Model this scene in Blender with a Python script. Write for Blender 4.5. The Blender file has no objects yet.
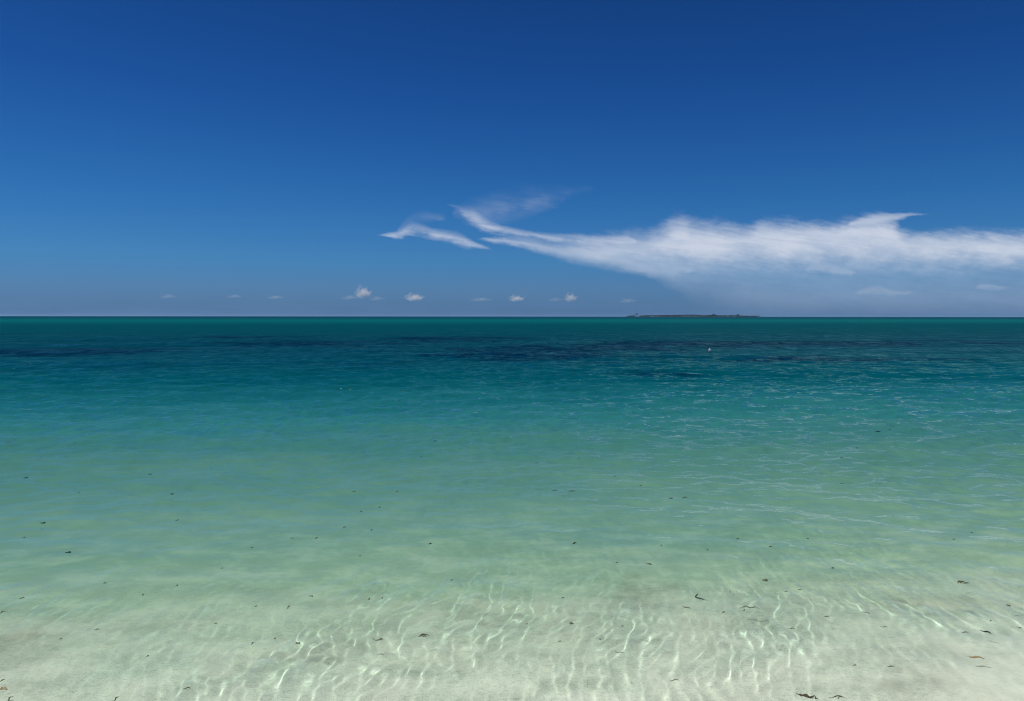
import bpy, bmesh, math, random
import numpy as np
from mathutils import Vector, Matrix

S = bpy.context.scene
COL = S.collection
R = math.radians

# ------------------------------------------------------------------ camera
cam = bpy.data.cameras.new('camera')
cam.sensor_width = 36.0
cam.lens = 26.0
cam.clip_start = 0.05
cam.clip_end = 60000.0
cam_ob = bpy.data.objects.new('camera', cam)
COL.objects.link(cam_ob)
cam_ob.matrix_world = (Matrix.Translation((0, 0, 1.6))
                       @ Matrix.Rotation(R(90 - 2.64), 4, 'X')
                       @ Matrix.Rotation(R(0.055), 4, 'Z'))
S.camera = cam_ob

# ------------------------------------------------------------------ exposure, render
S.view_settings.view_transform = 'Standard'
S.view_settings.look = 'None'
S.view_settings.gamma = 1.0
S.view_settings.use_curve_mapping = False
S.view_settings.exposure = 0.0
S.render.engine = 'CYCLES'
S.cycles.use_denoising = True
S.cycles.max_bounces = 10
S.cycles.transmission_bounces = 6
S.cycles.volume_bounces = 5
S.cycles.diffuse_bounces = 3
S.cycles.glossy_bounces = 3
S.cycles.blur_glossy = 0.0
S.cycles.sample_clamp_direct = 0.0
S.cycles.sample_clamp_indirect = 6.0
S.cycles.filter_width = 1.15
S.cycles.use_adaptive_sampling = False

# ------------------------------------------------------------------ sun
SUN_EL, SUN_AZ = R(71), R(-80)          # azimuth measured from +Y towards +X
sun_dir = Vector((math.sin(SUN_AZ) * math.cos(SUN_EL), math.cos(SUN_AZ) * math.cos(SUN_EL), math.sin(SUN_EL)))
sl = bpy.data.lights.new('sun', 'SUN')
sl.energy = 4.1
sl.angle = R(0.53)
sl.color = (1.0, 0.965, 0.90)
sl.cycles.is_caustics_light = True
sun = bpy.data.objects.new('sun', sl)
COL.objects.link(sun)
sun.rotation_euler = sun_dir.to_track_quat('Z', 'Y').to_euler()
sun.location = (0, 0, 50)


# ------------------------------------------------------------------ node helper
class NT:
    def __init__(self, nt):
        self.nt = nt
        nt.nodes.clear()

    def n(self, kind, _out=0, **kw):
        nd = self.nt.nodes.new(kind)
        ins = kw.pop('ins', {})
        for k, v in kw.items():
            setattr(nd, k, v)
        for k, v in ins.items():
            self.put(nd.inputs[k], v)
        return nd

    def put(self, sock, v):
        if isinstance(v, bpy.types.NodeSocket):
            self.nt.links.new(v, sock)
        elif isinstance(v, bpy.types.Node):
            self.nt.links.new(v.outputs[0], sock)
        else:
            sock.default_value = v

    def m(self, op, a, b=0.0, c=0.0, clamp=False):
        nd = self.nt.nodes.new('ShaderNodeMath')
        nd.operation = op
        nd.use_clamp = clamp
        self.put(nd.inputs[0], a)
        self.put(nd.inputs[1], b)
        self.put(nd.inputs[2], c)
        return nd.outputs[0]

    def sm(self, v, lo, hi, a=0.0, b=1.0, mode='SMOOTHSTEP'):
        nd = self.nt.nodes.new('ShaderNodeMapRange')
        nd.interpolation_type = mode
        for i, x in enumerate((v, lo, hi, a, b)):
            self.put(nd.inputs[i], x)
        return nd.outputs[0]

    def mix(self, f, a, b, blend='MIX'):
        nd = self.nt.nodes.new('ShaderNodeMix')
        nd.data_type = 'RGBA'
        nd.blend_type = blend
        nd.clamp_factor = True
        self.put(nd.inputs[0], f)
        self.put(nd.inputs[6], a)
        self.put(nd.inputs[7], b)
        return nd.outputs[2]

    def noise(self, vec, scale, detail=4.0, rough=0.55, dist=0.0):
        nd = self.nt.nodes.new('ShaderNodeTexNoise')
        self.put(nd.inputs['Vector'], vec)
        nd.inputs['Scale'].default_value = scale
        nd.inputs['Detail'].default_value = detail
        nd.inputs['Roughness'].default_value = rough
        nd.inputs['Distortion'].default_value = dist
        return nd.outputs[0]

    def xyz(self, x, y, z=0.0):
        nd = self.nt.nodes.new('ShaderNodeCombineXYZ')
        for i, v in enumerate((x, y, z)):
            self.put(nd.inputs[i], v)
        return nd.outputs[0]

    def vscale(self, v, s):
        nd = self.nt.nodes.new('ShaderNodeVectorMath')
        nd.operation = 'MULTIPLY'
        self.put(nd.inputs[0], v)
        nd.inputs[1].default_value = s
        return nd.outputs[0]

    def curve(self, v, pts, x0, x1, y0, y1):
        nd = self.nt.nodes.new('ShaderNodeFloatCurve')
        cu = nd.mapping.curves[0]
        P = [((x - x0) / (x1 - x0), (y - y0) / (y1 - y0)) for x, y in pts]
        while len(cu.points) < len(P):
            cu.points.new(0.5, 0.5)
        for p, q in zip(cu.points, P):
            p.location = q
            p.handle_type = 'AUTO_CLAMPED'
        nd.mapping.use_clip = False
        nd.mapping.extend = 'HORIZONTAL'
        nd.mapping.update()
        self.put(nd.inputs[1], self.m('DIVIDE', self.m('SUBTRACT', v, x0), x1 - x0, clamp=True))
        return self.m('MULTIPLY_ADD', nd.outputs[0], y1 - y0, y0)

    def ramp(self, v, stops, interp='LINEAR'):
        nd = self.nt.nodes.new('ShaderNodeValToRGB')
        cr = nd.color_ramp
        cr.interpolation = interp
        while len(cr.elements) < len(stops):
            cr.elements.new(0.5)
        for e, (p, c) in zip(cr.elements, stops):
            e.position = p
            e.color = (*c, 1.0)
        self.put(nd.inputs[0], v)
        return nd.outputs[0]


def lin(c):
    return tuple((x / 255 / 12.92) if x / 255 <= 0.04045 else ((x / 255 + 0.055) / 1.055) ** 2.4 for x in c)


# ------------------------------------------------------------------ world: sky with its high veil of cloud
W = bpy.data.worlds.new('World')
S.world = W
W.use_nodes = True
T = NT(W.node_tree)
sky = T.n('ShaderNodeTexSky', sky_type='NISHITA', sun_disc=False, sun_elevation=SUN_EL, sun_rotation=SUN_AZ,
          altitude=0.0, air_density=1.0, dust_density=0.3, ozone_density=3.0)
tc = T.n('ShaderNodeTexCoord')
sep = T.n('ShaderNodeSeparateXYZ', ins={0: tc.outputs['Generated']})
dx, dy, dz = sep.outputs
el = T.m('MULTIPLY', T.m('ARCSINE', dz), 180 / math.pi)          # elevation of the direction in degrees
#SKYTINT
e01 = T.m('DIVIDE', el, 60.0, clamp=True)
tint = T.ramp(e01, [(0.0, (.125, .270, .715)), (0.5 / 60, (.120, .272, .68)), (2 / 60, (.150, .328, .71)),
                    (4.3 / 60, (.135, .375, .72)), (9 / 60, (.090, .335, .664)), (16.3 / 60, (.058, .250, .58)),
                    (23 / 60, (.046, .202, .475)), (1.0, (.042, .17, .43))])
blue = T.mix(1.0, sky, tint, 'MULTIPLY')

# directions as tangents on a wall straight out over the sea: u to the right, v up
ysafe = T.m('MAXIMUM', dy, 0.05)
K = 739.6
u = T.m('MULTIPLY_ADD', T.m('DIVIDE', dx, ysafe), K, 512.0)
v = T.m('MULTIPLY', T.m('DIVIDE', dz, ysafe), K)
front = T.sm(dy, 0.2, 0.4)
# drift of the wisps
wv = T.xyz(T.m('MULTIPLY', u, 0.011), T.m('MULTIPLY', v, 0.03), 3.1)
w1 = T.m('SUBTRACT', T.noise(wv, 1.0, 5, 0.6), 0.5)
w2 = T.m('SUBTRACT', T.noise(T.xyz(T.m('MULTIPLY', u, 0.02), T.m('MULTIPLY', v, 0.035), 9.7), 1.0, 6, 0.62), 0.5)
w3 = T.m('SUBTRACT', T.noise(T.xyz(T.m('MULTIPLY', u, 0.06), T.m('MULTIPLY', v, 0.11), 5.2), 1.0, 5, 0.6), 0.5)
w4 = T.m('SUBTRACT', T.noise(T.xyz(T.m('MULTIPLY', u, 0.035), T.m('MULTIPLY', T.m('ADD', v, T.m('MULTIPLY', u, 0.20)), 0.22), 2.9), 1.0, 5, 0.65), 0.5)
fine = T.m('ADD', T.m('ADD', T.m('MULTIPLY', w2, 0.8), T.m('MULTIPLY', w3, 0.35)), T.m('MULTIPLY', w4, 0.45))
vv = T.m('ADD', v, T.m('MULTIPLY', fine, 27.0))
uu = T.m('ADD', u, T.m('MULTIPLY', w1, 26.0))
# fibres running with the wind, slightly down to the right
rot = T.m('ADD', v, T.m('MULTIPLY', u, 0.13))
fib = T.noise(T.xyz(T.m('MULTIPLY', u, 0.010), T.m('MULTIPLY', rot, 0.16), 1.7), 1.0, 5, 0.62, 0.6)


def band(cpts, tpts, x0, x1, uin, vin, soft=0.8):
    """soft streak: centre line cpts, half thickness tpts, both over u"""
    c = T.curve(uin, cpts, x0, x1, -20, 140)
    t = T.curve(uin, tpts, x0, x1, 0, 60)
    d = T.m('DIVIDE', T.m('ABSOLUTE', T.m('SUBTRACT', vin, c)), T.m('MAXIMUM', t, 0.3))
    return T.m('MULTIPLY', T.sm(d, 1.5, 1.25 - soft * 1.15), T.sm(t, 0.5, 2.5))


# 1 the great bank on the right
top = T.curve(uu, [(480, 68), (540, 72), (585, 80), (620, 84), (650, 86), (664, 93), (680, 99), (694, 93), (720, 90), (745, 87),
                   (765, 94), (800, 94), (830, 93), (850, 97), (875, 101), (890, 97), (903, 85), (930, 83), (975, 84), (1020, 82), (1100, 80)],
              480, 1100, -20, 140)
bot = T.curve(uu, [(480, 76), (540, 70), (575, 60), (610, 53), (640, 45), (665, 35), (710, 18), (790, -6), (1100, -10)], 480, 1100, -20, 140)
atop = T.sm(T.m('SUBTRACT', vv, top), 8.0, T.sm(uu, 540, 740, -34.0, -15.0))
softb = T.sm(uu, 620, 740, 7.0, 52.0)
vb = T.m('ADD', v, T.m('MULTIPLY', fine, 16.0))
abot = T.sm(T.m('SUBTRACT', vb, bot), T.m('MULTIPLY', softb, -0.4), softb)
side = T.sm(uu, 520, 585)
depth_in = T.m('SUBTRACT', top, vb)                    # how far under the cloud's top
body = T.m('MULTIPLY', T.m('MULTIPLY', atop, abot), side)
dens = T.m('MULTIPLY', body, T.sm(T.m('ADD', T.m('MULTIPLY', fib, 0.5), T.m('MULTIPLY', w2, 0.9)), 0.05, 0.42, 0.70, 0.96))
bank = dens
# opacity fades towards the horizon
low = T.sm(T.m('ADD', v, T.m('MULTIPLY', fine, 24.0)), 26, 70, 0.0, 1.0)
low = T.m('MULTIPLY_ADD', low, 0.40, 0.58)
low = T.m('MULTIPLY', low, T.sm(v, -14, 24))
bank = T.m('MULTIPLY', bank, low)
# 2 the arm reaching left
arm = band([(440, 112), (462, 104), (475, 98), (490, 90), (520, 82), (550, 78), (580, 76), (640, 74)],
           [(440, 0), (462, 4), (475, 7), (490, 6), (520, 4.5), (550, 4.5), (590, 5), (620, 5), (640, 0)], 440, 640, T.m('ADD', u, T.m('MULTIPLY', w1, 16.0)),
           T.m('ADD', v, T.m('MULTIPLY', fine, 11.0)), 1.15)
brk = T.sm(fine, -0.22, 0.16, 0.30, 1.0)
arm = T.m('MULTIPLY', T.m('MULTIPLY', arm, brk), T.m('MULTIPLY', T.sm(fib, 0.28, 0.62, 0.42, 0.78), T.sm(u, 448, 500, 0.35, 1.0)))
arm2 = band([(475, 78), (520, 73), (560, 64), (600, 58), (640, 52), (700, 46)],
            [(475, 0), (500, 3), (560, 7), (600, 9), (650, 9), (700, 0)], 475, 700, T.m('ADD', u, T.m('MULTIPLY', w1, 20.0)),
            T.m('ADD', v, T.m('MULTIPLY', fine, 11.0)), 1.15)
arm2 = T.m('MULTIPLY', arm2, 0.5)
# 3 separate wisp further left
wisp = band([(370, 81), (395, 81), (410, 86), (435, 82), (460, 77), (485, 69), (500, 66)],
            [(370, 0), (388, 2.2), (412, 5), (440, 4.6), (465, 5), (483, 2.2), (500, 0)], 370, 500, T.m('ADD', u, T.m('MULTIPLY', w1, 18.0)),
            T.m('ADD', v, T.m('MULTIPLY', fine, 11.0)), 1.15)
wisp = T.m('MULTIPLY', T.m('MULTIPLY', wisp, brk), T.sm(fib, 0.25, 0.62, 0.38, 0.70))
tuft = band([(395, 84), (415, 94), (430, 98), (450, 97)], [(395, 0), (412, 7), (430, 5), (450, 0)], 395, 450, u,
            T.m('ADD', v, T.m('MULTIPLY', fine, 16.0)), 1.1)
tuft = T.m('MULTIPLY', T.m('MULTIPLY', tuft, brk), 0.13)
# 4 faint fan above the arm and thin tip of the bank
fan = band([(450, 101), (480, 104), (515, 111), (560, 120), (600, 126)],
           [(450, 0), (472, 12), (510, 14), (550, 9), (600, 0)], 450, 600, u, T.m('ADD', v, T.m('MULTIPLY', fine, 16.0)), 1.1)
fan = T.m('MULTIPLY', fan, T.sm(T.m('ADD', T.m('MULTIPLY', fib, 0.4), T.m('MULTIPLY', w2, 1.3)), -0.02, 0.42, 0.02, 0.15))
tip = band([(840, 92), (870, 97), (900, 101), (925, 103), (940, 103)],
           [(840, 0), (860, 4), (890, 3), (915, 1.4), (940, 0)], 840, 940, u, T.m('ADD', v, T.m('MULTIPLY', fine, 13.0)), 1.0)
tip = T.m('MULTIPLY', T.m('MULTIPLY', tip, brk), 0.55)
# brighter billow low in the bank
billow = band([(800, 46), (820, 48), (840, 45), (860, 44)], [(800, 0), (815, 5), (840, 4), (860, 0)], 800, 860, u,
              T.m('ADD', v, T.m('MULTIPLY', fine, 11.0)), 1.15)
billow2 = band([(850, 24), (875, 27), (905, 24), (920, 24)], [(850, 0), (870, 4), (900, 3), (920, 0)], 850, 920, u,
               T.m('ADD', v, T.m('MULTIPLY', fine, 14.0)), 1.0)
billow3 = band([(970, 28), (985, 30), (1000, 28), (1015, 28)], [(970, 0), (980, 2.5), (1000, 2), (1015, 0)], 970, 1015, u,
               T.m('ADD', v, T.m('MULTIPLY', fine, 12.0)), 1.0)


def over(a, b):
    return T.m('SUBTRACT', 1.0, T.m('MULTIPLY', T.m('SUBTRACT', 1.0, a), T.m('SUBTRACT', 1.0, b)))


alpha = bank
for layer in (arm, arm2, wisp, tuft, fan, tip, T.m('MULTIPLY', billow, 0.16), T.m('MULTIPLY', billow2, 0.08),
              T.m('MULTIPLY', billow3, 0.15)):
    alpha = over(alpha, layer)
alpha = T.m('MULTIPLY', alpha, front, clamp=True)
shade = T.sm(T.m('ADD', v, T.m('MULTIPLY', fine, 26.0)), 72, 38, 0.0, 1.0)
shade = T.m('MULTIPLY', shade, body)
STR = 0.1                                   # world strength
white = (*[c / STR for c in lin((205, 213, 228))], 1)
grey = (*[c / STR for c in lin((132, 165, 200))], 1)
ccol = T.mix(shade, white, grey)
ccol = T.mix(T.m('MULTIPLY', over(billow, over(billow2, billow3)), 0.35), ccol, white)
skyl = blue
# faint line of distant haze bank hugging the horizon
hzn = T.sm(v, 46, 6, 0.0, 0.55)
hzn = T.m('MULTIPLY', hzn, T.sm(T.noise(T.xyz(T.m('MULTIPLY', u, 0.012), T.m('MULTIPLY', v, 0.06), 0.4), 1.0, 4, 0.6), 0.3, 0.7, 0.5, 1.0))
s2 = T.mix(hzn, skyl, (*[c / STR for c in lin((92, 128, 168))], 1))
fin = T.mix(alpha, s2, ccol)
bg = T.n('ShaderNodeBackground', ins={0: fin, 1: STR})
T.n('ShaderNodeOutputWorld', ins={0: bg})
W.cycles.sampling_method = 'AUTOMATIC'


# ------------------------------------------------------------------ object helpers
def link(o, parent=None):
    COL.objects.link(o)
    if parent is not None:
        o.parent = parent
    return o


def tag(o, label=None, cat=None, group=None, kind=None):
    if label: o['label'] = label
    if cat: o['category'] = cat
    if group: o['group'] = group
    if kind: o['kind'] = kind
    return o


def grid_mesh(name, X, Y, Z):
    ny, nx = X.shape
    v = np.stack([X, Y, Z], -1).reshape(-1, 3).astype(np.float32)
    i = np.arange(nx * ny).reshape(ny, nx)
    q = np.stack([i[:-1, :-1], i[:-1, 1:], i[1:, 1:], i[1:, :-1]], -1).reshape(-1, 4)
    me = bpy.data.meshes.new(name)
    me.vertices.add(len(v))
    me.vertices.foreach_set('co', v.ravel())
    me.loops.add(q.size)
    me.loops.foreach_set('vertex_index', q.ravel().astype(np.int32))
    me.polygons.add(len(q))
    me.polygons.foreach_set('loop_start', np.arange(0, q.size, 4, dtype=np.int32))
    me.update()
    me.shade_smooth()
    return me


def new_mat(name):
    m = bpy.data.materials.new(name)
    m.use_nodes = True
    return m, NT(m.node_tree)


def sstep(x, a, b):
    t = np.clip((x - a) / (b - a), 0, 1)
    return t * t * (3 - 2 * t)


# ------------------------------------------------------------------ sea bed and beach
def wob(X, Y):
    return (0.10 * np.sin(0.9 * X + 0.4) * np.cos(0.7 * Y + 1.0) + 0.06 * np.sin(2.1 * X - 1.3 * Y + 2.0)
            + 0.03 * np.sin(4.3 * X + 2.2 * Y))


def bed_z(X, Y):
    """height of the sand: beach behind, sloping down to the open sea; the right side is shallower"""
    s = Y - 1.75 - 0.13 * np.clip(X, -1.5, 6) + 0.5 * wob(X, Y)
    z = np.where(s < 0, -0.085 * s, -(0.066 * s + 0.0085 * s * np.abs(s)))
    z = np.where(s > 7, -(0.462 + 0.4165 + (s - 7) * 0.10), z)
    z = np.maximum(z, -4.5 - 0.3 * np.log1p(np.maximum(s, 0) / 40))
    z = np.where(s < -25, 2.1 + 0.0 * s, z)
    z = z + 0.006 * np.sin(7.0 * X + 2.0 * np.sin(1.7 * Y)) * np.sin(3.1 * Y + X) + 0.01 * wob(3 * X, 3 * Y)
    return z


xs = np.concatenate([-np.geomspace(30000, 6.2, 60), np.linspace(-6, 6, 200), np.geomspace(6.2, 30000, 60)])
ys = np.concatenate([-np.geomspace(400, 2, 20), np.linspace(-1.6, 12, 240), np.geomspace(12.3, 30000, 90)])
XX, YY = np.meshgrid(xs, ys)
sand = link(bpy.data.objects.new('sand', grid_mesh('sand', XX, YY, bed_z(XX, YY))))
tag(sand, kind='structure')
sand.cycles.is_caustics_receiver = True

m, N = new_mat('wet_coral_sand')
geo = N.n('ShaderNodeNewGeometry')
P = geo.outputs['Position']
Pf = N.vscale(P, (1, 1, 0))
n_big = N.noise(Pf, 1.3, 4, 0.55)
n_mid = N.noise(Pf, 6.0, 5, 0.6)
n_fine = N.noise(Pf, 42.0, 4, 0.75)
n_fleck = N.noise(Pf, 40.0, 2, 0.5)
n_grit = N.noise(Pf, 110.0, 3, 0.8)
base = N.mix(N.sm(n_big, 0.35, 0.68), (0.93, 0.89, 0.79, 1), (0.86, 0.82, 0.73, 1))
base = N.mix(N.sm(n_mid, 0.46, 0.70, 0, 0.55), base, (0.60, 0.61, 0.52, 1))
base = N.mix(N.sm(n_fine, 0.50, 0.68, 0, 0.75), base, (0.50, 0.48, 0.41, 1))
base = N.mix(N.sm(n_fine, 0.46, 0.30, 0, 0.35), base, (0.88, 0.87, 0.80, 1))
base = N.mix(N.sm(n_fleck, 0.66, 0.74, 0, 0.5), base, (0.25, 0.23, 0.19, 1))
base = N.mix(N.sm(n_grit, 0.50, 0.68, 0, 0.8), base, (0.46, 0.44, 0.37, 1))
base = N.mix(N.sm(n_grit, 0.48, 0.30, 0, 0.6), base, (0.93, 0.92, 0.86, 1))
# patches of weed litter and darker sand lying on the bed
px = N.n('ShaderNodeSeparateXYZ', ins={0: P})
wobx = N.m('MULTIPLY', N.m('SUBTRACT', N.noise(Pf, 3.2, 4, 0.6), 0.5), 0.55)
woby = N.m('MULTIPLY', N.m('SUBTRACT', N.noise(N.vscale(Pf, (1.1, -1, 1)), 3.0, 4, 0.6), 0.5), 0.55)
stain = 0.0
for cx, cy, rx, ry, s in [(0.80, 4.50, .16, .26, .75), (0.62, 4.62, .10, .15, .35), (-2.62, 3.72, .20, .26, .9), (-2.50, 3.48, .22, .20, .55),
                          (1.90, 3.36, .13, .10, .8), (1.73, 3.19, .22, .10, .6), (2.15, 3.50, .5, .12, .35), (-1.95, 3.15, .3, .12, .25),
                          (1.2, 3.9, .30, .10, .3), (0.3, 3.75, .25, .10, .25), (-0.9, 3.6, .22, .10, .3), (2.45, 4.25, .3, .12, .45)]:
    ex = N.m('DIVIDE', N.m('ADD', N.m('SUBTRACT', px.outputs[0], cx), wobx), rx)
    ey = N.m('DIVIDE', N.m('ADD', N.m('SUBTRACT', px.outputs[1], cy), woby), ry)
    d = N.m('ADD', N.m('MULTIPLY', ex, ex), N.m('MULTIPLY', ey, ey))
    stain = N.m('MAXIMUM', stain, N.sm(d, 2.4, 0.0, 0.0, s))
stain = N.m('MULTIPLY', stain, N.sm(N.m('ADD', n_mid, N.m('MULTIPLY', n_fine, 0.5)), 0.60, 0.90, 0.35, 1.0))
base = N.mix(stain, base, (0.17, 0.155, 0.105, 1))
# pinkish sand at the right hand edge of the water
pink = N.m('MULTIPLY', N.sm(px.outputs[0], 1.2, 2.6), N.sm(px.outputs[1], 4.3, 3.3))
base = N.mix(N.m('MULTIPLY', pink, 0.8), base, (0.95, 0.88, 0.81, 1))
bmp = N.n('ShaderNodeBump', ins={'Strength': 0.35, 'Distance': 0.01, 'Height': N.m('ADD', n_fine, N.m('MULTIPLY', n_mid, 3.0))})
pb = N.n('ShaderNodeBsdfPrincipled', ins={'Base Color': base, 'Roughness': 0.9, 'Specular IOR Level': 0.2, 'Normal': bmp})
N.n('ShaderNodeOutputMaterial', ins={0: pb})
sand.data.materials.append(m)

# ------------------------------------------------------------------ the sea
rng = np.random.default_rng(7)


def fam(n, l0, l1, ang, spread, slope, tilt=0.0):
    out = []
    for i in range(n):
        l = math.exp(rng.uniform(math.log(l0), math.log(l1)))
        a = ang + rng.normal(0, spread)
        k = 2 * math.pi / l
        s = slope * math.sqrt(2.0 / n) * rng.uniform(0.5, 1.4)
        out.append((k * math.cos(a), k * math.sin(a), s / k, rng.uniform(0, 6.28), l))
    return out


RIP = fam(56, 0.055, 0.22, 0.0, 0.36, 0.145)
RIP2 = fam(40, 0.05, 0.40, math.pi / 2, 0.8, 0.048)
WAVELET = fam(60, 0.10, 0.50, math.pi / 2 + 0.1, 0.55, 0.16)
CHOP = fam(44, 0.25, 1.6, math.pi / 2 + 0.12, 0.6, 0.11)
SWELL = fam(16, 2.0, 9.0, math.pi / 2 + 0.22, 0.25, 0.035)


def sea_z(X, Y, cell):
    r = np.hypot(X, Y)
    Z = np.zeros_like(X)
    # slow drift so the ripples never run perfectly straight, and calmer and livelier places
    Xw = X + 0.06 * np.sin(2.3 * Y + 0.9 * X) + 0.10 * np.sin(0.9 * Y - 1.1 * X + 1) + 0.018 * np.sin(7.3 * Y + 3.1 * X)
    Yw = Y + 0.06 * np.sin(1.4 * X + 0.5 * Y)
    live = 0.70 + 0.30 * np.sin(1.3 * X + 0.8 * np.sin(1.1 * Y)) * np.sin(1.0 * Y + 0.7 * X + 1.0) + 0.15 * np.sin(3.1 * X - 2.3 * Y)
    live = live * (0.75 + 0.45 * np.sin(5.3 * X + 2.0 * np.sin(2.7 * Y + 1)) * np.sin(4.1 * Y - 2.6 * X))
    live = live * (0.72 + 0.28 * sstep(X, -1.8, -0.4))
    off = sstep(r, 3.0, 14.0)
    near = (1 - 0.6 * sstep(Y, 3.6, 5.2)) * (0.9 + 0.25 * np.exp(-((X - 0.1) / 1.3) ** 2))
    for F, g in ((RIP, live * near), (RIP2, live * (0.8 + 0.7 * off)), (WAVELET, (0.85 + 0.3 * live) * sstep(r, 4.2, 10.0)), (CHOP, 0.16 + 0.95 * off), (SWELL, 0.10 + 0.9 * sstep(r, 4, 20))):
        for kx, ky, a, ph, l in F:
            f = g * np.clip((l / cell - 2.5) / 3.0, 0, 1)
            ok = np.where(f.max(axis=1) > 0)[0]
            if len(ok) == 0:
                continue
            j = ok.max() + 1
            p = kx * Xw[:j] + ky * Yw[:j] + ph
            s = np.sin(p)
            if l > 0.35:                                   # slightly peaked crests
                s = s + 0.18 * np.cos(2 * p)
            Z[:j] += f[:j] * a * s
    return Z


rr = [1.3]
while rr[-1] < 30000:
    r = rr[-1]
    q = 0.0022 if r < 7 else 0.0038 if r < 22 else min(0.0038 + 0.0006 * (math.log(r / 22) * 10) ** 1.35, 0.06)
    rr.append(r * (1 + q))
rr = np.array(rr)
th = np.concatenate([np.linspace(-1.5, -0.71, 90), np.linspace(-0.70, 0.70, 840), np.linspace(0.71, 1.5, 90)])
RR, TH = np.meshgrid(rr, th, indexing='ij')
WX, WY = RR * np.sin(TH), RR * np.cos(TH)
CELL = np.maximum(np.gradient(rr)[:, None] * np.ones_like(TH), RR * np.gradient(th)[None, :])
WZ = sea_z(WX, WY, CELL)
water = link(bpy.data.objects.new('water', grid_mesh('water', WX, WY, WZ)))
tag(water, kind='structure')
water.cycles.is_caustics_caster = True

depth = np.clip(-bed_z(WX, WY), 0, 6)
weed = np.zeros_like(WX)
for cx, cy, rx, ry, s in [(11.8, 43.6, 6.7, 5.5, 1.12), (18.2, 44.2, 6.5, 4.9, 1.12), (1.2, 33.4, 5.5, 8.0, 0.75), (5.5, 38.4, 4.6, 6.1, 0.7), (28.5, 48.5, 5.2, 3.9, 0.7), (-19.9, 33.7, 5.8, 3.8, 0.75), (-41.5, 68.6, 9.5, 18.5, 0.3), (-11.9, 44.0, 8.4, 10.8, 0.55), (12.4, 27.7, 5.9, 3.8, 0.55), (3.6, 20.7, 3.3, 1.8, 0.45), (-19.4, 55.9, 9.6, 7.8, 0.5), (-4.2, 52.5, 8.1, 11.1, 0.55), (-11.2, 23.1, 4.3, 2.2, 0.35), (29.4, 44.8, 2.4, 3.4, 0.8), (-4.4, 24.5, 3.3, 2.0, 0.4)]:
    d = ((WX - cx) / rx) ** 2 + ((WY - cy) / ry) ** 2
    weed = np.maximum(weed, s * np.exp(-0.9 * d))
for nm, arr in (('depth', depth), ('weed', weed)):
    at = water.data.attributes.new(nm, 'FLOAT', 'POINT')
    at.data.foreach_set('value', arr.ravel().astype(np.float32))

m, N = new_mat('clear_tropical_sea')
geo = N.n('ShaderNodeNewGeometry')
P = geo.outputs['Position']
Pf = N.vscale(P, (1, 1, 0))
pos = N.n('ShaderNodeSeparateXYZ', ins={0: P})
dep = N.n('ShaderNodeAttribute', attribute_name='depth').outputs['Fac']
wee = N.n('ShaderNodeAttribute', attribute_name='weed').outputs['Fac']
# distance off the beach, wandering a little as the shelves of sand do
shore = N.m('ADD', pos.outputs[1], N.m('MULTIPLY', pos.outputs[0], -0.13))
lg = N.m('LOGARITHM', N.m('MAXIMUM', shore, 2.0), 10.0)
n_shelf = N.m('SUBTRACT', N.noise(N.vscale(Pf, (0.5, 1, 1)), 0.55, 4, 0.6), 0.5)
n_shelf2 = N.m('SUBTRACT', N.noise(N.vscale(Pf, (0.25, 1, 1)), 0.07, 4, 0.6), 0.5)
lgw = N.m('ADD', lg, N.m('MULTIPLY', n_shelf, 0.16))
lgw = N.m('ADD', lgw, N.m('MULTIPLY', n_shelf2, 0.10))
L0, L1 = 0.45, 3.25
t = N.m('DIVIDE', N.m('SUBTRACT', lgw, L0), L1 - L0, clamp=True)


def st(y, c, g=1.0):
    return ((math.log10(y) - L0) / (L1 - L0), tuple(x * g for x in lin(c)))


body = N.ramp(t, [st(3.1, (234, 236, 212)), st(3.6, (206, 216, 186)), st(4.2, (160, 192, 156)), st(5.1, (120, 162, 134)),
                  st(6.5, (92, 139, 117)), st(8.9, (64, 120, 109)), st(11.5, (42, 111, 109)), st(14.3, (22, 96, 101)),
                  st(19, (0, 75, 84)), st(27, (0, 60, 74)), st(38, (0, 52, 68)), st(60, (0, 56, 70)), st(95, (0, 64, 74)),
                  st(150, (0, 66, 76)), st(230, (0, 84, 88)), st(330, (0, 88, 91)), st(520, (0, 68, 80)), st(1000, (0, 58, 76))])
# seagrass meadows seen as dark blue stains in the far water
n_w = N.noise(N.vscale(Pf, (0.7, 1, 1)), 0.45, 5, 0.65)
wd = N.sm(N.m('ADD', wee, N.m('MULTIPLY', N.m('SUBTRACT', n_w, 0.5), 1.3)), 0.28, 0.62)
wd = N.m('MULTIPLY', wd, N.sm(wee, 0.03, 0.25, 0.0, 0.92))
body = N.mix(wd, body, (*lin((0, 26, 52)), 1))

# cloudy water, paler and yellower where sand is stirred up
n_turb = N.noise(Pf, 0.8, 4, 0.6, 0.4)
body = N.mix(N.m('MULTIPLY', N.sm(n_turb, 0.45, 0.7), N.sm(lg, 1.05, 0.7, 0, 0.22)), body, (*lin((148, 184, 140)), 1))
turb = N.ramp(N.m('DIVIDE', N.m('SUBTRACT', lgw, L0), L1 - L0, clamp=True),
              [(0.0, (.16,) * 3), ((math.log10(3.4) - L0) / (L1 - L0), (.20,) * 3), ((math.log10(4.0) - L0) / (L1 - L0), (.45,) * 3),
               ((math.log10(4.8) - L0) / (L1 - L0), (.68,) * 3), ((math.log10(6.0) - L0) / (L1 - L0), (.88,) * 3),
               ((math.log10(8.5) - L0) / (L1 - L0), (.96,) * 3), ((math.log10(11) - L0) / (L1 - L0), (1.0,) * 3)])
murk = N.noise(N.vscale(Pf, (1.0, 1.5, 1)), 2.6, 6, 0.68, 0.15)
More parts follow.
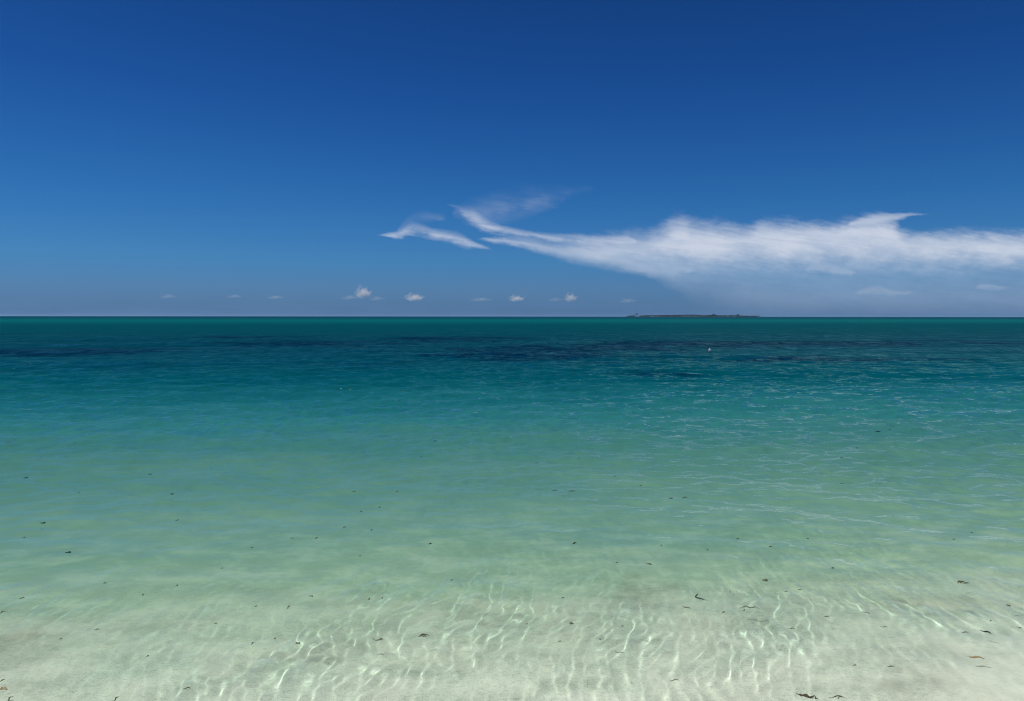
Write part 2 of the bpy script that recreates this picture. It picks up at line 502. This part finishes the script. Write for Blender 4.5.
turb = N.m('ADD', turb, N.m('MULTIPLY', N.sm(murk, 0.36, 0.68, -0.09, 0.13), N.sm(lg, 0.92, 0.60)), clamp=True)
body = N.mix(N.m('MULTIPLY', N.sm(murk, 0.45, 0.65), N.sm(lg, 0.85, 0.60, 0, 0.12)), body, (*lin((226, 230, 200)), 1))
# clear water takes the red out of what is seen through it
path = N.m('MULTIPLY', dep, 1.0)
tr = N.m('EXPONENT', N.m('MULTIPLY', path, -1.5))
tg = N.m('EXPONENT', N.m('MULTIPLY', path, -0.30))
tb = N.m('EXPONENT', N.m('MULTIPLY', path, -0.75))
tintc = N.n('ShaderNodeCombineColor', ins={0: tr, 1: tg, 2: tb})
far = N.sm(lg, 0.95, 1.7)
# small waves too fine for the mesh
b1 = N.noise(N.vscale(Pf, (0.8, 1, 1)), 5.0, 4, 0.6)
b2 = N.noise(N.vscale(Pf, (0.6, 1, 1)), 0.9, 5, 0.65)
b3 = N.noise(N.vscale(Pf, (0.5, 1, 1)), 0.12, 5, 0.65)
h = N.m('ADD', N.m('MULTIPLY', b1, N.m('MULTIPLY', N.sm(lg, 0.6, 1.2), 0.040)), N.m('MULTIPLY', b2, N.m('MULTIPLY', N.sm(lg, 0.85, 1.4), 0.26)))
h = N.m('ADD', h, N.m('MULTIPLY', b3, N.m('MULTIPLY', N.sm(lg, 1.4, 2.0), 1.3)))
bmp = N.n('ShaderNodeBump', ins={'Strength': 1.0, 'Distance': 1.0, 'Height': h})
fr = N.n('ShaderNodeFresnel', ins={'IOR': 1.333, 'Normal': bmp})
# a ruffled sea never shows its grazing mirror: the facets turned to you are the steep ones
cap = N.m('SUBTRACT', N.sm(lg, 0.6, 1.35, 0.50, 0.22), N.sm(lg, 1.3, 2.1, 0.0, 0.175))
fac = N.m('MULTIPLY', cap, N.m('MULTIPLY', fr, 2.1))
fac = N.m('MINIMUM', fac, fr)
# cat's paws and wave groups: ruffled and slick water side by side, coarser farther out
Pw = N.vscale(Pf, (1.0, 0.42, 1))
g1 = N.noise(Pw, 4.6, 4, 0.7)
g2 = N.noise(Pw, 1.5, 5, 0.7)
g3 = N.noise(Pw, 0.45, 5, 0.7)
gsum = N.m('ADD', N.m('MULTIPLY', g1, N.sm(lg, 1.75, 1.35)), N.m('MULTIPLY', g2, N.m('MULTIPLY', N.sm(lg, 1.0, 1.4), N.sm(lg, 2.3, 1.8))))
gsum = N.m('ADD', gsum, N.m('MULTIPLY', g3, N.sm(lg, 1.6, 2.0)))
gwt = N.m('ADD', N.m('ADD', N.sm(lg, 1.75, 1.35), N.m('MULTIPLY', N.sm(lg, 1.0, 1.4), N.sm(lg, 2.3, 1.8))), N.sm(lg, 1.6, 2.0))
gn = N.m('DIVIDE', gsum, N.m('MAXIMUM', gwt, 0.2))
paws = N.sm(gn, 0.37, 0.62, 0.32, 2.0)
fac = N.m('MULTIPLY', fac, N.m('ADD', 1.0, N.m('MULTIPLY', N.m('SUBTRACT', paws, 1.0), N.sm(lg, 0.85, 1.15))))
gust = N.sm(N.noise(N.vscale(Pf, (0.6, 1, 1)), 0.3, 5, 0.6), 0.35, 0.65, 0.7, 1.2)
fac = N.m('MULTIPLY', fac, N.m('ADD', 1.0, N.m('MULTIPLY', N.m('SUBTRACT', gust, 1.0), far)))
rough = N.sm(lg, 0.5, 2.2, 0.02, 0.16)
gtint = N.mix(N.sm(lg, 0.95, 1.35), (1.0, 1.0, 0.88, 1), (0.44, 0.95, 0.74, 1))
gl = N.n('ShaderNodeBsdfGlossy', distribution='BECKMANN', ins={'Color': gtint, 'Roughness': rough, 'Normal': bmp})
rf = N.n('ShaderNodeBsdfRefraction', ins={'Color': tintc, 'Roughness': 0.0, 'IOR': 1.333})
df = N.n('ShaderNodeBsdfDiffuse', ins={'Color': body, 'Normal': bmp})
mx1 = N.n('ShaderNodeMixShader', ins={0: turb, 1: rf, 2: df})
mx2 = N.n('ShaderNodeMixShader', ins={0: fac, 1: mx1, 2: gl})
N.n('ShaderNodeOutputMaterial', ins={0: mx2})
water.data.materials.append(m)

# ------------------------------------------------------------------ the low island on the horizon
def simple_mat(name, c1, c2, scale, rough=0.8, spec=0.3):
    m, N = new_mat(name)
    tcn = N.n('ShaderNodeTexCoord')
    c = N.mix(N.sm(N.noise(tcn.outputs['Object'], scale, 4, 0.6), 0.35, 0.65), (*c1, 1), (*c2, 1))
    N.n('ShaderNodeOutputMaterial', ins={0: N.n('ShaderNodeBsdfPrincipled', ins={'Base Color': c, 'Roughness': rough, 'Specular IOR Level': spec})})
    return m


IX, IY = 975.0, 4000.0
px2m = 4000 / 739.6
n1, n2 = 141, 21
U, V = np.meshgrid(np.linspace(-1, 1, n1), np.linspace(-1, 1, n2))
edge = np.clip(1 - np.abs(U) ** 3 - V ** 2, -0.3, 1)
IZ = -0.8 + 3.4 * np.clip(edge, -0.3, 1) + 0.3 * np.sin(31 * U + 9 * V)
isl = link(bpy.data.objects.new('island', grid_mesh('island', U * 365, V * 90, IZ)))
isl.location = (IX, IY, 0)
tag(isl, kind='structure')
isl.data.materials.append(simple_mat('island_ground', (0.05, 0.055, 0.035), (0.025, 0.035, 0.02), 0.05))

# canopy height in metres along the island, as (px in photograph, height)
prof = [(627, 4), (633, 8), (636, 11), (640, 7), (645, 9), (655, 10.5), (670, 11), (680, 12), (690, 13.5), (697, 13), (700, 11), (706, 9),
        (712, 13), (716, 9), (722, 10), (730, 9.5), (737, 11), (742, 6), (748, 6), (753, 5), (757, 3)]
leaf = simple_mat('distant_foliage', (0.020, 0.040, 0.020), (0.045, 0.075, 0.032), 0.06)
rnd = random.Random(5)


def clump(bm, c, r, h, seed):
    """an uneven crown made of many small leaf patches spread through its volume"""
    q = random.Random(seed)
    for i in range(46):
        a, b = q.uniform(0, 6.283), q.uniform(-0.4, 1)
        f = q.uniform(0.6, 1.05)
        rr_ = math.sqrt(max(0, 1 - b * b)) * f
        p = Vector((c[0] + r * rr_ * math.cos(a), c[1] + r * rr_ * math.sin(a), c[2] + h * b * f))
        s = q.uniform(0.22, 0.42) * r
        d = [Vector((q.uniform(-1, 1), q.uniform(-1, 1), q.uniform(-0.6, 0.6))).normalized() * s for _ in range(3)]
        vs = [bm.verts.new(p + x) for x in d]
        bm.faces.new(vs)


def bm_obj(name, bm, mat, parent=None, smooth=False):
    me = bpy.data.meshes.new(name)
    bm.to_mesh(me)
    bm.free()
    if smooth:
        me.shade_smooth()
    me.materials.append(mat)
    return link(bpy.data.objects.new(name, me), parent)


bm = bmesh.new()
pxs = [p for p, _ in prof]
hs = [q for _, q in prof]
for i in range(620):
    p = rnd.uniform(627.5, 756.5)
    if 634 < p < 638.5:
        continue
    hh = float(np.interp(p, pxs, hs)) * rnd.uniform(0.72, 1.0)
    x = (p - 512) * px2m - IX
    rad = rnd.uniform(3.0, 6.0)
    clump(bm, (x, rnd.uniform(-55, 45), max(hh - rad * 0.7, 1.5)), rad, rad * 0.7, i)
    if i % 2:
        clump(bm, (x + rnd.uniform(-3, 3), rnd.uniform(-70, -30), 2.5 + rnd.uniform(0, 2)), 4.5, 3.0, i + 5000)
forest = bm_obj('island_forest', bm, leaf)
forest.location = (IX, IY, 0)
tag(forest, 'low dark line of bushes and trees covering the island on the horizon', 'forest', kind='stuff')

bark = simple_mat('island_bark', (0.14, 0.11, 0.08), (0.08, 0.06, 0.045), 1.0)


def island_tree(p, h, rad, label, seed):
    e = link(bpy.data.objects.new('island_tree', None))
    e.location = ((p - 512) * px2m, IY - 20, 1.0)
    tag(e, label, 'tree', 'trees standing above the island canopy')
    b = bmesh.new()
    bmesh.ops.create_cone(b, cap_ends=True, segments=8, radius1=0.7, radius2=0.3, depth=h * 0.75, matrix=Matrix.Translation((0, 0, h * 0.375)))
    for k in range(4):
        a = k * 1.6
        mat = Matrix.Translation((math.cos(a) * rad * 0.25, math.sin(a) * rad * 0.25, h * 0.72)) @ Matrix.Rotation(a, 4, 'Z') @ Matrix.Rotation(0.8, 4, 'Y')
        bmesh.ops.create_cone(b, cap_ends=True, segments=6, radius1=0.28, radius2=0.1, depth=rad * 0.9, matrix=mat)
    bm_obj('trunk', b, bark, e)
    b = bmesh.new()
    q = random.Random(seed)
    for k in range(9):
        clump(b, (q.uniform(-.5, .5) * rad, q.uniform(-.5, .5) * rad, h * 0.8 + q.uniform(-.25, .3) * rad), rad * .55, rad * .45, seed * 100 + k)
    bm_obj('crown', b, leaf, e)


island_tree(635.8, 17.0, 7.0, 'tall tree standing alone near the left tip of the island', 1)
island_tree(712.5, 12.5, 9.0, 'round tree rising over the canopy right of the middle of the island', 2)
island_tree(737.0, 11.5, 7.5, 'low broad tree rising near the right end of the island', 3)


# ------------------------------------------------------------------ small fair weather clouds far out
def cloud_mat(name, dens, scale, thr):
    m, N = new_mat(name)
    tcn = N.n('ShaderNodeTexCoord')
    nz = N.noise(tcn.outputs['Object'], scale, 5, 0.65)
    so = N.n('ShaderNodeSeparateXYZ', ins={0: tcn.outputs['Object']})
    zz = N.m('MULTIPLY', so.outputs[2], N.sm(so.outputs[2], -0.05, 0.05, 2.4, 1.0))
    ln = N.n('ShaderNodeVectorMath', operation='LENGTH', ins={0: N.xyz(so.outputs[0], so.outputs[1], zz)}).outputs['Value']
    core = N.sm(N.m('ADD', N.m('MULTIPLY', nz, 3.0), N.m('MULTIPLY', ln, -1.0)), thr, thr + 0.60)
    d = N.m('MULTIPLY', core, dens)
    vol = N.n('ShaderNodeVolumePrincipled', ins={'Color': (0.98, 0.98, 0.98, 1), 'Density': d, 'Anisotropy': 0.2})
    o = N.n('ShaderNodeOutputMaterial')
    N.nt.links.new(vol.outputs[0], o.inputs['Volume'])
    return m


DC = 12000.0
cm = cloud_mat('cloud_vapour', 0.011, 2.3, 0.66)
cmf = cloud_mat('thin_cloud_vapour', 0.0019, 1.9, 0.66)


def cumulus(p, py, w, h, label, seed, mat, group):
    s = DC / 739.6
    b = bmesh.new()
    bmesh.ops.create_icosphere(b, subdivisions=4, radius=1.0)
    q = np.random.default_rng(seed)
    ks = q.normal(0, 2.6, (9, 3)); ph = q.uniform(0, 6.28, 9)
    for v_ in b.verts:
        c = np.array(v_.co)
        f = 1.0 + 0.10 * float(np.sum(np.sin(ks @ c + ph))) / 2.0
        z = c[2] * f
        if z < 0:
            z *= 0.45
        v_.co = (c[0] * f, c[1] * f, z)
    o = bm_obj('cumulus_cloud', b, mat, smooth=True)
    o.location = ((p - 512) * s, DC, (316.4 - py - h * 0.25) * s + 1.6)
    o.scale = (w * s / 2 * 1.35, w * s / 2 * 1.1, h * s * 0.95)
    tag(o, label, 'cloud', group)
    return o


G = 'small clouds in a row above the horizon'
cumulus(363, 292, 15, 11, 'brightest small puffy cloud above the horizon, left of centre', 11, cm, G)
cumulus(349, 297, 16, 5, 'faint flat cloud touching the left side of the brightest small cloud', 12, cmf, G)
cumulus(376, 298, 15, 5, 'faint flat cloud touching the right side of the brightest small cloud', 13, cmf, G)
cumulus(414, 297, 17, 7, 'small low pale cloud just right of the brightest small cloud', 14, cm, G)
cumulus(516, 298, 14, 6, 'small dim cloud straight out above the middle of the horizon', 15, cm, G)
cumulus(570, 297, 12, 8, 'compact white cloud low above the horizon, last bright one before the cloud bank', 16, cm, G)
cumulus(554, 299, 14, 4, 'faint flat cloud touching the left side of the compact white cloud', 17, cmf, G)
cumulus(480, 299, 20, 4, 'faint wide cloud between the pale low cloud and the dim middle one', 18, cmf, G)
cumulus(627, 300, 16, 5, 'faint small cloud above the left tip of the island', 19, cmf, G)
cumulus(275, 297, 16, 4, 'faint flat cloud low in the left half of the sky, rightmost of three', 20, cmf, G)
cumulus(234, 296, 14, 4, 'faint flat cloud low in the left half of the sky, middle of three', 21, cmf, G)
cumulus(168, 296, 14, 5, 'faint flat cloud low in the left half of the sky, leftmost of three', 22, cmf, G)

# ------------------------------------------------------------------ marker float
white_p = simple_mat('weathered_white_plastic', (0.70, 0.72, 0.70), (0.55, 0.58, 0.55), 9.0, 0.45)
rope_m = simple_mat('wet_rope', (0.30, 0.28, 0.20), (0.18, 0.17, 0.12), 20.0)


def lathe(bm, prof_, seg=20):
    rings = []
    for r_, z in prof_:
        rings.append([bm.verts.new((r_ * math.cos(6.28318 * i / seg), r_ * math.sin(6.28318 * i / seg), z)) for i in range(seg)])
    for a, b in zip(rings, rings[1:]):
        for i in range(seg):
            bm.faces.new((a[i], a[(i + 1) % seg], b[(i + 1) % seg], b[i]))
    bm.faces.new(rings[0][::-1])
    bm.faces.new(rings[-1])


fl = link(bpy.data.objects.new('marker_float', None))
fl.location = (9.04, 33.7, 0.0)
fl.rotation_euler = (0.1, -0.28, 0)
tag(fl, 'small white float bobbing upright far out on the dark blue water', 'float')
b = bmesh.new()
lathe(b, [(0.02, -0.08), (0.055, -0.06), (0.065, 0.0), (0.06, 0.07), (0.042, 0.12), (0.02, 0.15), (0.012, 0.165)])
bm_obj('float_body', b, white_p, fl, True)
b = bmesh.new()
seg = 14
for i in range(seg):                                      # ring on top
    a = 6.28318 * i / seg
    for j in range(6):
        c = 6.28318 * j / 6
        b.verts.new(((0.018 + 0.005 * math.cos(c)) * math.cos(a), 0.005 * math.sin(c), 0.182 + (0.018 + 0.005 * math.cos(c)) * math.sin(a)))
b.verts.ensure_lookup_table()
for i in range(seg):
    for j in range(6):
        b.faces.new([b.verts[x] for x in (i * 6 + j, i * 6 + (j + 1) % 6, ((i + 1) % seg) * 6 + (j + 1) % 6, ((i + 1) % seg) * 6 + j)])
bm_obj('eye_ring', b, rope_m, fl, True)

# ------------------------------------------------------------------ seagrass drifting in and on the shallows
dark = simple_mat('dead_seagrass', (0.050, 0.046, 0.026), (0.085, 0.076, 0.042), 60.0, 0.6, 0.2)
black = simple_mat('wet_black_seagrass', (0.008, 0.014, 0.012), (0.018, 0.024, 0.016), 60.0, 0.6, 0.15)
tanm = simple_mat('tan_seagrass', (0.32, 0.25, 0.12), (0.18, 0.11, 0.05), 45.0, 0.5, 0.4)
brown = simple_mat('brown_seagrass', (0.085, 0.068, 0.038), (0.045, 0.038, 0.020), 45.0, 0.6, 0.2)
pale = simple_mat('faded_seagrass', (0.13, 0.14, 0.10), (0.20, 0.20, 0.15), 45.0, 0.5, 0.4)


def ribbon(bm, pts, width, thick=0.0012):
    """flat leaf blade swept along pts, tapering to its tips, with real thickness"""
    n = len(pts)
    rows = []
    for i, p in enumerate(pts):
        d = (pts[min(i + 1, n - 1)] - pts[max(i - 1, 0)]).normalized()
        sd = Vector((-d.y, d.x, 0)).normalized()
        f = i / (n - 1)
        w = width * 0.5 * (0.35 + 0.65 * math.sin(math.pi * min(max(f, 0.08), 0.92)) ** 0.5)
        tw = min(0.5, 0.002 / width) * math.sin(3.0 * f + p.x * 40)
        sd = (sd * math.cos(tw) + Vector((0, 0, 1)) * math.sin(tw))
        up = Vector((0, 0, thick / 2))
        rows.append([bm.verts.new(p + sd * w + up), bm.verts.new(p - sd * w + up), bm.verts.new(p - sd * w - up), bm.verts.new(p + sd * w - up)])
    for a, c in zip(rows, rows[1:]):
        for j in range(4):
            bm.faces.new((a[j], a[(j + 1) % 4], c[(j + 1) % 4], c[j]))
    bm.faces.new(rows[0][::-1])
    bm.faces.new(rows[-1])


def blade_pts(L, bend, rg, n=11, off=(0, 0), ang=0.0):
    pts = []
    for i in range(n):
        f = i / (n - 1) - 0.5
        x, y = f * L, bend * L * (0.25 - f * f) * 2 + 0.04 * L * math.sin(9 * f + rg.uniform(0, .3))
        pts.append(Vector((off[0] + x * math.cos(ang) - y * math.sin(ang), off[1] + x * math.sin(ang) + y * math.cos(ang),
                           0.002 * math.sin(7 * f + rg.uniform(0, 1)))))
    return pts


DEBRIS = [
    (-2.739, 3.911, 0.038, 1.50, 'b', 'short dark seagrass scrap at the left edge of the picture, upper of four'),
    (-2.240, 3.179, 0.029, 0.98, 'b', 'dark seagrass blade in the bottom left corner, above a brown one'),
    (-2.182, 3.100, 0.047, -0.13, 't', 'brown flat seagrass blade cut off by the left edge at the bottom left'),
    (-2.097, 3.026, 0.043, 1.78, 'b', 'tilted dark seagrass blade in the very bottom left corner'),
    (-2.120, 3.708, 0.027, 0.39, 'b', 'small dark seagrass blade alone over pale sand toward the bottom left'),
    (-1.654, 3.026, 0.040, 1.59, 'b', 'tilted seagrass blade at the bottom edge, second from the left corner'),
    (-1.393, 3.100, 0.036, 0.23, 'b', 'brownish straight seagrass blade on pale sand near the bottom left'),
    (-1.266, 3.546, 0.036, 1.40, 'b', 'slanted short seagrass blade just left of the dark ragged scrap'),
    (-1.046, 3.546, 0.044, -0.48, 'c', 'dark ragged seagrass scrap between bright ripples left of centre'),
    (-1.225, 3.993, 0.045, 1.44, 'b', 'slanted thin seagrass blade above the dark ragged scrap'),
    (-1.147, 4.152, 0.036, -0.45, 'b', 'short dark seagrass blade where green water begins left of centre'),
    (-0.660, 3.602, 0.071, -0.12, 'b', 'long thin seagrass strand left of a near twin, left of bottom centre'),
    (-0.440, 3.625, 0.071, 0.37, 'c', 'forked thin seagrass strand right of its near twin, left of bottom centre'),
    (0.312, 3.781, 0.042, -0.33, 'c', 'small thick olive seagrass scrap on bright ripples, right of bottom centre'),
    (0.886, 4.716, 0.057, -0.71, 'b', 'curled dark seagrass blade just above the dark seabed patch'),
    (0.961, 3.993, 0.051, -0.64, 'b', 'straight dark seagrass blade left of a curved one, below the dark seabed patch'),
    (1.090, 4.152, 0.109, -1.14, 'h', 'hook shaped dark seagrass blade to the right of the dark seabed patch'),
    (1.303, 3.979, 0.110, -0.19, 'a', 'arched long thin seagrass strand right of the hook shaped blade'),
    (1.537, 4.425, 0.071, -1.49, 'c', 'small forked seagrass sprig floating above the arched strand'),
    (1.435, 3.720, 0.038, -0.27, 'b', 'short dark seagrass blade in clear water below the arched strand'),
    (1.678, 3.871, 0.029, -0.28, 'b', 'short thick dark seagrass blade right of the arched strand'),
    (2.044, 4.640, 0.032, 0.00, 'c', 'dark compact seagrass scrap on the blue green water at right'),
    (1.912, 3.924, 0.049, -0.73, 'b', 'faint long seagrass blade in clear water toward the right'),
    (1.918, 3.744, 0.038, -0.18, 'b', 'short grey seagrass blade below the faint long one at right'),
    (2.710, 4.374, 0.083, 0.45, 'c', 'bent dark seagrass piece high at the right on green water'),
    (2.749, 4.021, 0.026, -1.19, 'c', 'compact black seagrass scrap near the right edge'),
    (2.292, 3.672, 0.040, -0.28, 'b', 'dark straight seagrass blade left of the thick slanted one at lower right'),
    (2.406, 3.684, 0.077, -0.81, 'k', 'thick slanted dark seagrass blade near the right edge'),
    (2.180, 3.398, 0.073, -0.17, 't', 'tan and orange seagrass blade over pink grey sand at lower right'),
    (1.246, 3.042, 0.104, -0.38, 's', 'large dark branching seagrass clump at the bottom edge'),
    (1.368, 3.034, 0.084, 0.00, 'b', 'long dark seagrass strand at the bottom edge beside the branching clump'),
    (1.736, 3.318, 0.034, -0.16, 'b', 'faint seagrass blade over grey sand left of the brown seabed patch'),
    (0.397, 6.757, 0.076, -0.29, 'b', 'left one of two dark blades side by side on mid green water'),
    (0.550, 6.718, 0.075, 0.15, 'b', 'right one of two dark blades side by side on mid green water'),
    (1.402, 6.456, 0.053, 0.00, 'c', 'dark round weed scrap on green water right of the paired blades'),
    (1.534, 6.493, 0.097, 0.69, 'b', 'thin seagrass blade just right of the dark round weed scrap'),
    (5.115, 10.274, 0.090, -0.25, 'k', 'black seagrass piece far out on the blue green water at right'),
    (3.733, 8.301, 0.057, 0.00, 'c', 'black compact scrap below and left of the farthest black piece at right'),
    (-3.656, 7.403, 0.050, 0.00, 'k', 'dark seagrass piece on green water, uppermost in the left half'),
    (-3.084, 6.641, 0.053, -0.25, 'k', 'dark seagrass piece just below and right of the uppermost one at left'),
    (-3.618, 5.639, 0.039, 0.00, 'k', 'dark seagrass piece in green water near the left edge, above another'),
    (-3.006, 4.938, 0.054, -0.19, 'k', 'thick dark seagrass piece in pale green water near the left edge'),
    (-4.847, 7.310, 0.050, 0.00, 'k', 'dark seagrass piece nearest the left edge in the mid water'),
    (-0.982, 9.368, 0.064, 0.00, 'k', 'dark speck of weed far out, above and left of centre'),
    (0.443, 5.137, 0.051, 0.77, 'k', 'dark seagrass piece on pale green water just right of centre'),
    (-0.577, 5.137, 0.028, 0.00, 'k', 'dark seagrass piece on pale green water left of centre'),
    (-1.050, 5.478, 0.048, 1.42, 'f', ''),
    (-1.403, 5.254, 0.038, 1.06, 'f', ''),
    (-1.583, 5.254, 0.036, 0.00, 'f', ''),
    (-1.798, 5.047, 0.035, 0.00, 'f', ''),
    (-2.635, 5.751, 0.041, 1.28, 'f', ''),
    (-1.264, 5.531, 0.052, 1.06, 'f', ''),
    (-1.235, 6.020, 0.053, -1.09, 'f', ''),
    (-1.109, 6.148, 0.054, -1.20, 'f', ''),
    (-1.441, 6.680, 0.060, -0.27, 'f', ''),
    (-1.049, 6.680, 0.036, 0.00, 'f', ''),
    (-1.037, 8.361, 0.046, 0.00, 'f', ''),
    (0.275, 8.071, 0.047, 0.34, 'f', ''),
    (0.753, 8.242, 0.045, 0.00, 'f', ''),
    (1.034, 7.357, 0.055, 0.30, 'f', ''),
    (1.225, 6.960, 0.038, 0.00, 'f', ''),
    (1.039, 5.091, 0.045, 1.32, 'f', ''),
    (-3.927, 6.641, 0.036, 0.00, 'f', ''),
    (-3.543, 5.302, 0.029, 0.00, 'f', ''),
    (-5.290, 8.242, 0.056, 0.00, 'f', ''),
    (-6.277, 9.148, 0.106, 0.36, 'f', ''),
    (4.264, 9.077, 0.037, 0.00, 'f', ''),
    (3.882, 10.010, 0.054, 0.00, 'f', ''),
    (3.192, 7.087, 0.039, 0.00, 'f', ''),
    (3.417, 5.427, 0.030, 0.00, 'f', ''),
    (3.166, 5.230, 0.029, 0.00, 'f', ''),
    (1.799, 5.069, 0.038, 0.21, 'f', ''),
    (2.139, 5.278, 0.029, 0.00, 'f', ''),
    (1.634, 5.278, 0.048, 0.73, 'f', ''),
    (1.337, 5.003, 0.045, 0.89, 'f', ''),
    (5.377, 10.458, 0.057, 0.00, 'f', ''),
    (-1.016, 4.876, 0.027, 0.55, 'f', ''),
    (-2.445, 4.374, 0.021, 0.59, 'f', ''),
    (-1.712, 3.408, 0.017, 0.44, 'f', ''),
    (-2.777, 4.123, 0.033, 0.59, 'f', ''),
    (-1.846, 4.640, 0.024, 0.58, 'f', ''),
    (-1.990, 4.325, 0.033, 1.39, 'f', ''),
    (-2.116, 4.183, 0.041, 1.84, 'f', ''),
    (-1.411, 4.007, 0.024, 0.94, 'f', ''),
    (-1.177, 3.602, 0.020, 0.00, 'f', ''),
    (-1.541, 3.781, 0.021, 0.00, 'f', ''),
    (-2.232, 3.591, 0.021, 0.77, 'f', ''),
    (0.682, 4.735, 0.026, 0.00, 'f', ''),
    (-0.808, 4.108, 0.036, 1.44, 'f', ''),
    (-0.739, 4.137, 0.036, 1.53, 'f', ''),
    (-0.363, 4.408, 0.032, 0.47, 'f', ''),
    (0.078, 3.781, 0.016, 0.00, 'f', ''),
    (0.436, 3.591, 0.023, -0.75, 'f', ''),
    (0.290, 4.137, 0.023, 0.00, 'f', ''),
    (0.572, 3.744, 0.015, 0.00, 'f', ''),
    (1.261, 3.952, 0.036, 0.90, 'f', ''),
    (1.141, 3.911, 0.032, 0.37, 'f', ''),
    (1.598, 4.245, 0.029, 0.00, 'f', ''),
    (1.686, 4.261, 0.033, -0.31, 'f', ''),
    (1.576, 3.328, 0.023, 0.00, 'f', ''),
    (2.511, 3.807, 0.016, 0.00, 'f', ''),
    (2.611, 3.732, 0.034, -0.41, 'f', ''),
    (1.272, 4.245, 0.038, 1.23, 'f', ''),
    (-0.624, 3.429, 0.042, 0.16, 'g', ''),
    (0.515, 3.460, 0.058, -0.39, 'g', ''),
    (0.716, 3.179, 0.056, 0.20, 'g', ''),
    (0.236, 3.568, 0.025, 0.00, 'g', ''),
]
KIND = {'b': ('drifting_seagrass', 'seagrass blade'), 'h': ('drifting_seagrass', 'seagrass blade'), 'a': ('seagrass_strand', 'seagrass strand'),
        't': ('drifting_seagrass', 'seagrass blade'), 'k': ('drifting_seagrass', 'seagrass blade'), 'c': ('seagrass_clump', 'seagrass clump'),
        's': ('seagrass_clump', 'seagrass clump'), 'f': ('seagrass_fleck', 'seagrass fleck'), 'g': ('seagrass_fleck', 'seagrass fleck')}
for i, (x, y, L, ang, kind, label) in enumerate(DEBRIS):
    rg = random.Random(100 + i)
    r_ = math.hypot(x, y)
    L *= rg.uniform(0.62, 0.9) if kind in 'kcf' else 0.9
    z = float(sea_z(np.array([[x]]), np.array([[y]]), np.array([[0.006 * r_]]))[0, 0]) + 0.0025
    bm = bmesh.new()
    wd_ = max(0.0045, min(0.007, 0.0011 * r_)) * rg.uniform(0.8, 1.2)
    wide = 0.0030 * r_ ** 1.25                               # what drifts far out and still shows is broader
    if kind == 'b':
        ribbon(bm, blade_pts(L, rg.choice((-1, 1)) * rg.uniform(0.05, 0.35), rg), max(wd_ * 0.85, wide * 0.25))
        if L > 0.05 and rg.random() < 0.5:
            ribbon(bm, blade_pts(L * 0.4, 0.4, rg, 7, (L * 0.15, 0.0), 0.7), wd_ * 0.7)
        mt = brown if 'brown' in label else pale if ('faint' in label or 'grey' in label) else dark
    elif kind == 'h':
        ribbon(bm, blade_pts(L, -0.75, rg), 0.0075)
        mt = black
    elif kind == 'a':
        ribbon(bm, blade_pts(L * 0.55, 0.55, rg, 11, (-L * 0.24, 0)), 0.0055)
        ribbon(bm, blade_pts(L * 0.50, 0.35, rg, 11, (L * 0.25, 0.006)), 0.0050)
        mt = dark
    elif kind == 't':
        ribbon(bm, blade_pts(L, 0.15, rg), 0.011)
        ribbon(bm, blade_pts(L * 0.45, -0.3, rg, 8, (-L * 0.1, 0.012), 0.25), 0.008)
        mt = tanm
    elif kind == 'k':
        ribbon(bm, blade_pts(L, rg.uniform(-.3, .3), rg), max(0.009, wide * 0.42))
        ribbon(bm, blade_pts(L * 0.6, rg.uniform(-.5, .5), rg, 8, (L * 0.1, 0.004), 0.3), max(0.009, wide * 0.4))
        mt = black
    elif kind == 'c':
        for j in range(4):
            ribbon(bm, blade_pts(L * rg.uniform(0.4, 0.95), rg.uniform(-.7, .7), rg, 9,
                                 (rg.uniform(-.18, .18) * L, rg.uniform(-.12, .12) * L), rg.uniform(-0.7, 0.7)), max(0.0045, wide * 0.25))
        mt = dark
    elif kind == 's':
        for j in range(16):
            f = rg.uniform(-0.42, 0.45)
            ribbon(bm, blade_pts(L * rg.uniform(0.12, 0.34), rg.uniform(-.9, .9), rg, 8,
                                 (f * L, rg.gauss(0, .03) * L + 0.10 * L * (f < -0.3)), rg.uniform(-0.9, 0.9)), 0.006)
        mt = brown
    else:
        ribbon(bm, blade_pts(L * 0.85, rg.uniform(-.5, .5), rg, 7), max(0.0035, wide * 0.24))
        mt = dark if kind == 'f' else pale
    nm, cat = KIND[kind]
    o = bm_obj(nm, bm, mt)
    o.location = (x, y, z)
    o.rotation_euler = (0, 0, ang)
    if kind == 'f':
        label = 'tiny dark seagrass fleck drifting alone on the calm green water'
        tag(o, label, cat, 'tiny seagrass flecks drifting on the water')
    elif kind == 'g':
        tag(o, 'faint thin seagrass fleck over pale rippled sand near the bottom', cat, 'faint seagrass flecks over the rippled sand')
    else:
        tag(o, label, cat, 'pieces of seagrass drifting in the shallows')

# ------------------------------------------------------------------ sea air
bm = bmesh.new()
bmesh.ops.create_cube(bm, size=1.0)
me = bpy.data.meshes.new('haze')
bm.to_mesh(me)
bm.free()
hz = link(bpy.data.objects.new('haze', me))
hz.scale = (68000, 34600, 36)
hz.location = (0, 16500, 10)
tag(hz, kind='stuff')
m, N = new_mat('sea_air')
o = N.n('ShaderNodeOutputMaterial')
vol = N.n('ShaderNodeVolumePrincipled', ins={'Color': (0.45, 0.70, 1.0, 1), 'Density': 0.000035, 'Anisotropy': 0.2})
N.nt.links.new(vol.outputs[0], o.inputs['Volume'])
me.materials.append(m)
